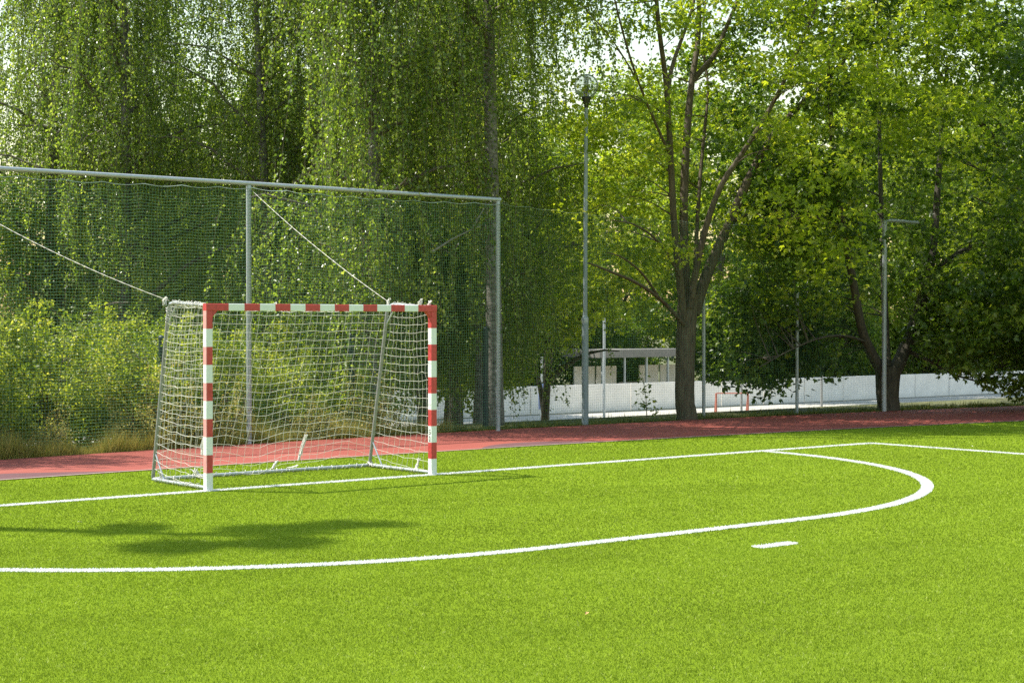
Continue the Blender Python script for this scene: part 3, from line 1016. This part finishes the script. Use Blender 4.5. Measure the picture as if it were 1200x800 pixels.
# --- the many-stemmed maple on the verge
def build_maple():
    rng = np.random.default_rng(40)
    org = np.array([12.12, 6.25, 0.0])
    L = lambda px, py, Y: at(px, py, Y) - org
    tb, bb = MB(), MB(); nodes = []
    trunk = [np.array([0, 0, -.1]), np.array([0, 0, .1]), L(802, 470, 6.25), L(803, 420, 6.25), L(805, 370, 6.25), L(807, 345, 6.25)]
    tb.tube(smooth_poly(trunk, 1), list(np.interp(np.linspace(0, 1, 10), [0, .08, .3, .7, 1], [.25, .215, .19, .185, .21])), 14)
    stems = [
        ([(801, 375), (796, 320), (790, 270), (785, 165), (781, 95), (772, 35), (768, -20), (760, -110)], [6.2, 6.1, 6.0, 5.8, 5.7, 5.5, 5.4, 5.2], .085),
        ([(783, 110), (786, 80), (805, 30), (817, -10), (826, -90)], [5.7, 5.8, 6.0, 6.1, 6.3], .05),
        ([(806, 372), (802, 300), (801, 230), (806, 140), (811, 92), (820, 40), (818, -40), (822, -140)], [6.25, 6.3, 6.35, 6.5, 6.6, 6.8, 6.9, 7.0], .105),
        ([(811, 95), (838, 66), (852, 30), (867, -5), (880, -90)], [6.6, 6.7, 6.8, 6.9, 7.1], .065),
        ([(812, 368), (815, 300), (820, 210), (827, 140), (831, 100), (822, 50), (830, -30)], [6.2, 6.5, 6.8, 7.1, 7.3, 7.6, 7.8], .05),
        ([(809, 360), (818, 300), (840, 222), (873, 176), (910, 115), (935, 60), (960, 0)], [6.1, 5.9, 5.6, 5.3, 5.0, 4.8, 4.5], .075),
        ([(813, 368), (828, 320), (853, 267), (873, 217), (900, 165), (932, 128), (975, 90), (1010, 40)], [6.3, 6.3, 6.25, 6.2, 6.15, 6.1, 6.0, 5.9], .125),
        ([(785, 180), (777, 165), (747, 95), (730, 40), (718, -10), (700, -80)], [5.8, 5.7, 5.3, 5.0, 4.8, 4.6], .036),
        ([(747, 95), (722, 52), (693, 18)], [5.3, 5.2, 5.1], .018),
        ([(801, 380), (775, 350), (745, 330), (715, 318), (690, 308)], [6.15, 5.8, 5.5, 5.2, 5.0], .045),
        ([(770, 345), (752, 318), (728, 300), (712, 296)], [5.8, 5.5, 5.2, 5.1], .028),
        ([(800, 330), (776, 285), (745, 262), (716, 258)], [6.1, 5.8, 5.6, 5.5], .03),
        ([(877, 210), (905, 195), (945, 185), (975, 178)], [6.2, 6.4, 6.6, 6.7], .03),
        ([(855, 262), (900, 240), (940, 228), (960, 222)], [6.25, 6.6, 6.9, 7.0], .03),
    ]
    for pp, yy, r0 in stems:
        P = smooth_poly([L(x, y, q) for (x, y), q in zip(pp, yy)], 2)
        rr_ = [r0 * (1 - .72 * k / (len(P) - 1)) for k in range(len(P))]
        (tb if r0 > .07 else bb).tube(P, rr_, 9 if r0 > .05 else 6, caps=True)
        nodes += P[len(P) // 3:]
    nodes = np.array(nodes)
    # clusters: across = along RT, depth = along FW
    C = []
    def put(n, a0, a1, d0, d1, z0, z1, test=None):
        k = 0
        while k < n:
            a, d, z = rng.uniform(a0, a1), rng.uniform(d0, d1), rng.uniform(z0, z1)
            if test and not test(a, d, z): continue
            C.append(RT * a + FW * d + np.array([0, 0, z])); k += 1
    ell = lambda a, d, z: ((a - 1.3) / 4.6) ** 2 + (d / 3.4) ** 2 + ((z - 7.3) / 5.3) ** 2 < 1 and not (abs(a - .25) < .8 and d < .4 and z < 7.0) and not (a > 2.9 and z < 5.2)
    put(330, -3.2, 5.9, -3.0, 3.4, 2.7, 12.5, ell)
    put(55, -2.3, -.3, -1.6, 2.0, 2.2, 6.2)                       # low boughs on the lamp side
    put(60, 1.6, 5.5, -2.2, 1.5, 5.3, 8.5)                        # boughs over the track
    put(110, -2.5, 5.5, -3.0, 3.2, 9.5, 14.0)                     # the top of the crown
    put(26, .6, 3.2, .4, 3.0, 1.8, 4.2)
    C = np.array(C)
    twigs_to(bb, C[::2], nodes, rng, .013)
    k = len(C)
    P, A, N, Lf, R = cluster_leaves(rng, C, .62 * rng.uniform(.7, 1.3, k), 62, .088, .42, .75, True, .35)
    crown = leaf_mesh('maple_crown', P, A, N, Lf, Lf * .52, M['maple_leaf'], R)
    return tb.mesh('maple_trunk', M['bark']), bb.mesh('maple_branches', M['bark']), crown


mp_ = build_maple()
GM = 'broad trees on the verge'
add_tree('maple_tree', (12.12, 6.25, 0), *mp_, 'many stemmed maple with light green leaves beside the lamp post', 'tree', GM)


# --- the dark forked tree further along
def build_dark():
    rng = np.random.default_rng(60)
    org = np.array([17.85, 5.95, 0.0])
    L = lambda px, py, Y: at(px, py, Y) - org
    tb, bb = MB(), MB(); nodes = []
    trunk = [np.array([0, 0, -.1]), np.array([0, 0, .12]), L(1040, 465, 5.95), L(1040, 448, 5.95), L(1041, 430, 5.95)]
    tb.tube(smooth_poly(trunk, 1), list(np.interp(np.linspace(0, 1, 8), [0, .1, .4, 1], [.28, .25, .235, .28])), 14)
    for pp, yy, r0 in (
            ([(1036, 440), (1022, 415), (1010, 390), (1000, 330), (985, 250), (975, 170), (970, 60)], [5.95, 5.9, 5.8, 5.6, 5.5, 5.4, 5.2], .13),
            ([(1045, 440), (1058, 415), (1070, 385), (1082, 345), (1094, 300), (1100, 200), (1110, 80)], [5.95, 6.0, 6.05, 6.1, 6.2, 6.4, 6.6], .17),
            ([(1040, 430), (1038, 380), (1035, 310), (1032, 220), (1030, 120), (1028, 10)], [6.0, 6.3, 6.6, 6.9, 7.1, 7.3], .09),
            ([(1066, 412), (1080, 418), (1100, 430), (1120, 440), (1150, 448)], [6.0, 5.7, 5.4, 5.2, 5.0], .05),
            ([(1014, 400), (990, 392), (960, 395), (925, 410), (890, 430)], [5.8, 5.7, 5.6, 5.6, 5.6], .032),
            ([(1090, 320), (1130, 290), (1170, 280), (1210, 285)], [6.1, 5.7, 5.4, 5.2], .06),
            ([(990, 270), (950, 250), (915, 262), (890, 285)], [5.5, 5.6, 5.7, 5.8], .05)):
        P = smooth_poly([L(x, y, q) for (x, y), q in zip(pp, yy)], 2)
        tb.tube(P, [r0 * (1 - .75 * k / (len(P) - 1)) for k in range(len(P))], 9, caps=True)
        nodes += P[len(P) // 4:]
    nodes = np.array(nodes)
    C = []
    def put(n, a0, a1, d0, d1, z0, z1, test=None):
        k = 0
        while k < n:
            a, d, z = rng.uniform(a0, a1), rng.uniform(d0, d1), rng.uniform(z0, z1)
            if test and not test(a, d, z): continue
            if d < .15 and ((abs(a) < .75 and z < 4.7) or (-.8 < a < 1.7 and 2.9 < z < 5.2)): k += 1; continue
            if d < -.5 and abs(a + 1.85) < .7 and z < 2.9: k += 1; continue
            C.append(RT * a + FW * d + np.array([0, 0, z])); k += 1
    ell = lambda a, d, z: .22 < ((a - .3) / 4.9) ** 2 + (d / 4.2) ** 2 + ((z - 7.0) / 5.8) ** 2 < 1 and not (abs(a) < 1.3 and z < 2.4)
    put(500, -4.8, 5.2, -4.2, 4.2, 1.4, 12.8, ell)
    put(90, -3.6, -1.2, -1.8, 1.2, .8, 2.6)
    put(110, -3.9, -1.5, -.4, 1.4, .45, 2.5, lambda a, d, z: z > .4 + .5 * abs(a + 2.6))
    put(190, .8, 5.2, -1.8, 1.4, .4, 2.8, lambda a, d, z: z > max(.4, .95 - .28 * (a - .8)))
    put(130, -3.6, 4.2, -3.0, -.4, 2.1, 5.0)
    put(110, -4.2, 5.0, -3.0, 3.4, 10.5, 14.5)
    C = np.array(C); k = len(C)
    twigs_to(tb, C[::2], nodes, rng, .014)
    P, A, N, Lf, R = cluster_leaves(rng, C, .66 * rng.uniform(.7, 1.25, k), 60, .115, .5, .7, True, .3)
    crown = leaf_mesh('dark_crown', P, A, N, Lf, Lf * .62, M['dark_leaf'], R)
    return tb.mesh('dark_trunk', M['bark_dark']), None, crown


add_tree('broadleaf_tree', (17.85, 5.95, 0), *build_dark(), 'dark forked broadleaf tree with boughs drooping to the verge', 'tree', GM)
add_tree('maple_tree', (24.8, 5.7, 0), *mp_, 'light green maple whose boughs reach over from beyond the dark forked tree', 'tree', GM, 3.0, 1.0)

# --- trees beyond the sunken court
fA = broadleaf_data(101, 14, 4.6, .8)
fB = broadleaf_data(102, 16, 4.2, 1.2)
GF = 'trees beyond the white boards'
far = [(14, 36, 0), (21, 33.5, 1), (28, 37, 0), (33.5, 34.5, 1), (41, 35.5, 0), (47.5, 34, 1), (55, 36, 0), (62, 35, 1), (70, 37, 0), (79, 40, 1),
       (24, 46, 1), (36, 47, 0), (50, 48, 1), (66, 50, 0), (84, 52, 1)]
for i, (x, y, k) in enumerate(far):
    if i < 10: y += 2.5 if 29 < x < 36 else -2.2
    add_tree('broadleaf_tree', (x, y, BG_Z), *(fA, fB)[k], 'leafy green tree in the belt beyond the white rink boards', 'tree', GF, i * 1.7, (.70 if x < 40 else 1.0) + .08 * math.sin(i * 2.3))
# trees between fence and sunken court, filling the gaps of the birches
mA = broadleaf_data(111, 9.5, 3.0, 1.0, 280, 150, .10, 'far_leaf', 'bark_dark', False, .62)
for i, (x, y, z, s_, lb) in enumerate(((13.6, 15.5, BG_Z, 1.0, 'yellow green bushy tree behind the fence end post'),
                                       (1.9, 17.0, BG_Z, .72, 'bushy tree far behind the hanging birches on the shrub side'),
                                       (10.2, 20.0, BG_Z, 1.1, 'bushy tree far behind the birches above the goal'))):
    add_tree('broadleaf_tree', (x, y, z), *mA, lb, 'tree', 'bushy trees behind the birches', i * 2.1, s_)

mB = broadleaf_data(112, 8.5, 2.7, 2.7, 170, 110, .105, 'maple_leaf', 'bark', True, .6, .10)
add_tree('broadleaf_tree', (17.2, 16.4, BG_Z), *mB, 'bright yellow green tree with low boughs in the gap beside the lamp post', 'tree', 'bushy trees behind the birches', .4)

# --- tall pine outside the picture whose crown shades the turf in front of the goal
rng = np.random.default_rng(77)
tb, bb = MB(), MB()
TP = (-11.89, 6.73)
tb.tube([(0, 0, -.1), (.05, 0, 6), (0, .05, 12), (.05, 0, 17), (0, 0, 21.5)], [.24, .22, .19, .16, .08], 10)
C = []
for cx, cy, cz, rr_, nn in ((-.75, -.30, 21.5, .42, 11), (-.15, -.35, 21.9, .40, 9), (.50, .10, 21.3, .45, 11), (1.35, -.10, 21.2, .36, 7), (-.2, .55, 20.6, .3, 4)):
    for k in range(nn):
        C.append(np.array([cx, cy, cz]) + unit(rng.normal(0, 1, 3)) * rr_ * rng.uniform(.1, 1) * np.array([1, 1, .5]))
C = np.array(C)
twigs_to(bb, C[::2], [(0, 0, 18.5), (0, 0, 19.5), (0, 0, 20.5), (0, 0, 21.4)], rng, .02, 0, 9.0)
bb.tube([(0, 0, 18), (0, 0, 21.4)], .02, 5)
P, A, N, Lf, R = cluster_leaves(rng, C, .27 * rng.uniform(.7, 1.3, len(C)), 160, .12, .5, .5, False)
add_tree('pine_tree', (TP[0], TP[1], 0), tb.mesh('pine_trunk', M['bark']), bb.mesh('pine_branches', M['bark']),
         leaf_mesh('pine_crown', P, A, N, Lf, Lf * .5, M['dark_leaf'], R), 'tall pine with bare trunk and small high crown', 'tree', None)

# dead branch caught in the birches
b = MB()
for pp in ([(505, 296), (530, 280), (555, 268), (578, 258)], [(553, 269), (560, 256), (568, 243)]):
    b.tube([at(x, y, 7.0) for x, y in pp], [.022, .018, .012, .006][:len(pp)] , 6)
tag(b.build('dead_branch', M['dead_wood']), 'bare pale dead branch hanging in the birch leaves above the goal', 'branch')


# ------------------------------------------------------------------ shrubs and grasses along the fence
def shrub_data(seed, H=2.1, R=1.1, n=150, nleaf=70, leaf=.062, mat='shrub_leaf'):
    rng = np.random.default_rng(seed); bb = MB(); C = []
    stems = []
    for k in range(11):
        a = rng.uniform(0, 6.28); e = np.array([math.cos(a) * R * rng.uniform(.3, .9), math.sin(a) * R * rng.uniform(.3, .9), H * rng.uniform(.6, .98)])
        P = curve((e[0] * .15, e[1] * .15, -.05), e, (0, 0, .2), 5); bb.tube(P, [.016, .014, .012, .009, .006, .004], 5, caps=False); stems += densify(P[1:], 3)
    while len(C) < n:
        d = rng.uniform(-1, 1, 3)
        if np.hypot(d[0], d[1]) > 1: continue
        top = H * (1 - .35 * np.hypot(d[0], d[1]) ** 2)
        C.append((d[0] * R, d[1] * R, .1 + (top - .1) * (d[2] * .5 + .5)))
    for k in range(5):                       # shoots standing above the rest
        a = rng.uniform(0, 6.28); x, y = .6 * R * math.cos(a), .6 * R * math.sin(a)
        hh = rng.uniform(.3, .75)
        for q in range(5): C.append((x + .05 * q * math.cos(a), y, H * .8 + hh * q / 4))
    C = np.array(C); twigs_to(bb, C[::3], stems, rng, .006)
    rad = np.full(len(C), .24); rad[n:] = .11
    P, A, N, L, Rr = cluster_leaves(rng, C, rad, nleaf, leaf, .8, .45, False)
    k = np.ones(len(P), bool); tail = np.arange(len(P)) >= n * nleaf
    k[tail] = rng.uniform(0, 1, tail.sum()) < .4
    return bb.mesh('stems', M['twig']), leaf_mesh('foliage', P[k], A[k], N[k], L[k], L[k] * .66, M[mat], Rr[k])


sA, sB, sC = shrub_data(201), shrub_data(202, 1.9, 1.2), shrub_data(203, 1.5, 1.0, 90)
GS = 'shrubs along the fence'
for i, (x, y, d, s_, lb) in enumerate((
        (-3.2, 7.3, sA, 1.0, 0), (-1.6, 7.2, sB, 1.05, 0), (-.2, 7.35, sA, .98, 0), (1.3, 7.2, sB, 1.0, 0), (2.6, 7.5, sA, .95, 1), (3.7, 7.3, sC, 1.0, 1),
        (4.9, 7.5, sC, .95, 1), (-.9, 8.4, sA, 1.12, 0), (.8, 8.6, sB, 1.2, 0), (2.2, 8.8, sA, 1.08, 1), (3.9, 8.7, sB, .98, 1),
        (5.2, 9.6, sA, 1.1, 1), (6.4, 10.2, sB, 1.0, 1), (-2.4, 8.5, sB, 1.15, 0), (-3.9, 8.6, sA, 1.2, 0))):
    s_ *= .87
    t = empty('shrub', (x, y, -.02), i * 1.3); t.scale = (s_, s_, s_)
    tag(t, ('dense yellow green shrub against the netting on the open side of the goal', 'leafy shrub behind the goal net and middle fence post')[lb], 'shrub', GS)
    link('stems', d[0], t); link('foliage', d[1], t)


# bushes behind the boards
sD = shrub_data(205, 1.9, 1.15, 130, 60, .075, 'dark_leaf')
sE = shrub_data(206, 2.2, 1.0, 130, 60, .075, 'dark_leaf')
for i in range(27):
    x = 11 + i * 2.15 + .5 * math.sin(i * 3.7); y = 33.2 + .9 * math.sin(i * 2.1) + (2.6 if 27.5 < x < 40 else 0); k = 1.75 + .25 * math.sin(i * 1.9)
    t = empty('bush', (x, y, BG_Z), i * 1.1); t.scale = (k, k, k)
    tag(t, 'dark green bush in the hedge row behind the white rink boards', 'bush', 'bushes behind the white boards')
    d = (sD, sE)[i % 2]
    link('stems', d[0], t); link('foliage', d[1], t)


def grass_strip(name, xs, n, mat, label, h, wd, seed, lean=.8):
    rng = np.random.default_rng(seed)
    X = rng.uniform(xs[0], xs[1], n)
    Y = 6.15 - .0058 * (np.minimum(X, 40) - 9.0) ** 2 + .04 + rng.exponential(.28, n)
    cl = np.sin(X * 3.1) * .25 + np.sin(X * 7.7 + 1) * .2 + .75
    V, T = blades(X, Y, rng, 1.0, wd, lean)
    hh = h * cl * rng.uniform(.5, 1.2, n)
    V = V.reshape(-1, 3, 3); V[:, 2, 2] *= hh
    V[:, 2, 0] = X + (V[:, 2, 0] - X) * hh; V[:, 2, 1] = Y + (V[:, 2, 1] - Y) * hh
    V[:, :, 2] -= .03
    o = link(name, tri_mesh(name, V.reshape(-1, 3), T, mat, np.repeat(rng.uniform(0, 1, n), 3)))
    tag(o, label, 'grass', kind='stuff')


grass_strip('dry_grass', (-8, 6.4), 42000, M['dry_grass'], 'dry yellow grass along the foot of the fence', .36, .008, 5)
grass_strip('verge_grass', (6.0, 34), 26000, M['verge_grass'], 'short green grass on the verge under the big trees', .15, .012, 6)

sW = shrub_data(209, .75, .55, 60, 34, .045, 'dry_grass')
for i in range(11):
    t = empty('weed', (-4.2 + i * .92 + .3 * math.sin(i * 4.1), 6.35 + .12 * math.sin(i * 2.7), -.02), i * 1.9)
    k = .8 + .25 * math.sin(i * 1.3); t.scale = (k, k, k)
    tag(t, 'dry yellowish weed clump growing at the foot of the netting', 'weed', 'dry weeds along the fence foot')
    link('stems', sW[0], t); link('foliage', sW[1], t)

# sapling beside the maple trunk
rng = np.random.default_rng(91)
sp = empty('sapling', (11.35, 6.55, 0)); tag(sp, 'small bright sapling growing at the foot of the maple trunk', 'sapling')
b = MB(); b.tube([(0, 0, -.05), (.02, .05, .4), (-.06, .05, .8)], [.01, .008, .004], 5); b.build('stem', M['twig'], sp)
C = np.array([(-.02, .02, .25), (.1, 0, .35), (-.1, .05, .5), (.05, .08, .6), (-.08, .05, .8), (.15, -.05, .18), (-.2, 0, .3)])
P, A, N, Lf, R = cluster_leaves(rng, C, .14, 14, .08, .7, .6, False)
link('foliage', leaf_mesh('foliage', P, A, N, Lf, Lf * .6, M['shrub_leaf'], R), sp)


# ------------------------------------------------------------------ the sunken court: boards, shelter, posts, small goal
rb = empty('rink_boards', (12, 28.3, -1.4))
tag(rb, 'long low white rink boards across the sunken court', 'wall')
pw = 2.4
pb = MB(); pb.bevel_box((.014, 0, .03), (pw - .014, .06, 1.02), .012)
pme = pb.mesh('board', M['board'])
rl = MB(); rl.box((0, -.012, 0), (pw, .072, .028)); rme = rl.mesh('board_foot', M['concrete'])
for k in range(24):
    o = link('board', pme, rb, (k * pw, .01 * math.sin(k * 5.1), 0))
    link('board_foot', rme, o)

DX, DY = at(690, 447, 31.0)[0], 31.0
DX1 = at(815, 447, 31.0)[0]
W_ = DX1 - DX
sh = empty('team_shelter', (DX, DY, -1.4)); tag(sh, 'low flat roofed team shelter with white panels behind the boards', 'shelter')
b = MB(); b.box((-.25, -.9, 1.92), (W_ + .3, 1.3, 2.22)); b.build('roof', M['roof'], sh)
for k in range(6):
    b = MB(); x = W_ * k / 5; b.box((x - .035, -.8, 0), (x + .035, -.73, 1.92)); b.build('post', M['galv'], sh)
for k in range(5):
    if k == 2: continue
    b = MB(); x0, x1 = W_ * k / 5 + .05, W_ * (k + 1) / 5 - .05
    b.box((x0, .9, .05), (x1, .95, 1.55)); b.build('panel', M['panel'], sh)
b = MB(); b.box((W_ * 2 / 5 + .1, .88, .05), (W_ * 3 / 5 - .1, .94, .9)); b.build('bench_back', M['roof'], sh)
b = MB(); b.box((.2, .3, .4), (W_ - .2, .75, .46)); b.build('bench', M['panel'], sh)


def court_post(px, y_top, y_base, label, r=.035, arm=False, pad=False, mat='galv'):
    d = (CAM_POS[2] + 1.4) * FPX / (y_base - 377.3)
    lat = (px - 600) * d / FPX
    q = np.array(CAM_POS) + FW * d + RT * lat
    h = (y_base - y_top) * d / FPX
    p = empty('court_post', (q[0], q[1], -1.4)); tag(p, label, 'post', 'thin posts on the sunken court')
    b = MB(); b.tube([(0, 0, 0), (0, 0, h)], r, 8); b.build('upright', M[mat], p)
    if arm:
        b = MB(); b.tube([(-.2, .1, h - .03), (.05, 0, h)], .03, 6); b.build('arm', M[mat], p)
    if pad:
        b = MB(); b.lathe([(.05, .55), (.11, .55), (.11, 1.35), (.05, 1.35)], 12); b.build('pad', M['blue_pad'], p)


court_post(708, 336, 492, 'thin tall post with short arm right of the lamp post on the sunken court', .045, arm=True)
court_post(635, 418, 500, 'thin post with blue padding on the sunken court', .035, pad=True)
court_post(796, 400, 490, 'thin grey post close to the maple trunk on the sunken court', .035)
court_post(963, 440, 484, 'slim dark post before the rink boards near the forked tree', .045, mat='galv_dark')
court_post(869, 440, 490, 'slim dark post beside the small red goal', .04, mat='galv_dark')

gq = np.array(CAM_POS) + FW * 55 + RT * ((858 - 600) * 55 / FPX)
sg_ = empty('small_goal', (gq[0], gq[1], -1.4)); tag(sg_, 'small goal with red frame on the sunken court', 'goal')
ax = RT
for k, s_ in ((0, -.53), (1, .53)):
    b = MB(); b.tube([ax * s_, ax * s_ + np.array([0, 0, .9])], .035, 8); b.build('post', M['red_steel'], sg_)
    b = MB(); b.tube([ax * s_ + np.array([0, 0, .85]), ax * s_ + FW * .6 + np.array([0, 0, .02])], .022, 6); b.build('brace', M['red_steel'], sg_)
b = MB(); b.tube([ax * -.53 + np.array([0, 0, .9]), ax * .53 + np.array([0, 0, .9])], .02, 8); b.build('crossbar', M['red_steel'], sg_)

# dark wooden posts of an older fence in the undergrowth
for px, py0, py1, lb in ((412, 392, 495, 'dark green post in the undergrowth seen through the goal net'), (569, 385, 503, 'dark green post standing against the mottled birch trunk'),
                         (190, 395, 520, 'dark green post among the shrubs at the open goal side')):
    q0, q1 = at(px, py1, 6.9), at(px, py0, 6.9)
    p = empty('old_fence_post', (q0[0], 6.9, 0)); tag(p, lb, 'post', 'dark posts of the old fence')
    b = MB(); b.tube([(0, 0, -.1), (0, 0, q1[2])], .055, 8); b.build('upright', M['dark_post'], p)
    b = MB(); b.lathe([(.058, 0), (.05, .02), (.001, .035)], 8, c=(0, 0, q1[2])); b.build('cap', M['dark_post'], p)

# fallen leaves on the turf and track
rng = np.random.default_rng(33)
spots = [(1078, 515), (1139, 524), (965, 505), (93, 614), (887, 541), (688, 722)]
for i, (px, py) in enumerate(spots):
    d = CAM_POS[2] * FPX / (py - 377.3)
    q = np.array(CAM_POS) + FW * d + RT * ((px - 600) * d / FPX)
    b = MB(); s_ = .02 + .012 * rng.uniform()
    b.add([(-s_, 0, .0), (0, s_ * .6, .012), (s_, 0, .004), (0, -s_ * .6, .012), (-s_ * .4, -s_ * .5, .006), (s_ * .4, .5 * s_, .006)], [(0, 4, 3, 2), (0, 2, 5, 1)])
    pale = i < 4
    o = b.build('fallen_leaf', M['pale_leaf'] if pale else M['ochre_leaf'], None, (q[0], q[1], .016))
    o.rotation_euler = (.2, -.15, rng.uniform(0, 6.28))
    tag(o, ('small brown leaf lying on the sunlit green turf', 'small pale dry leaf lying on the green turf')[int(pale)], 'leaf', 'fallen leaves on the turf')
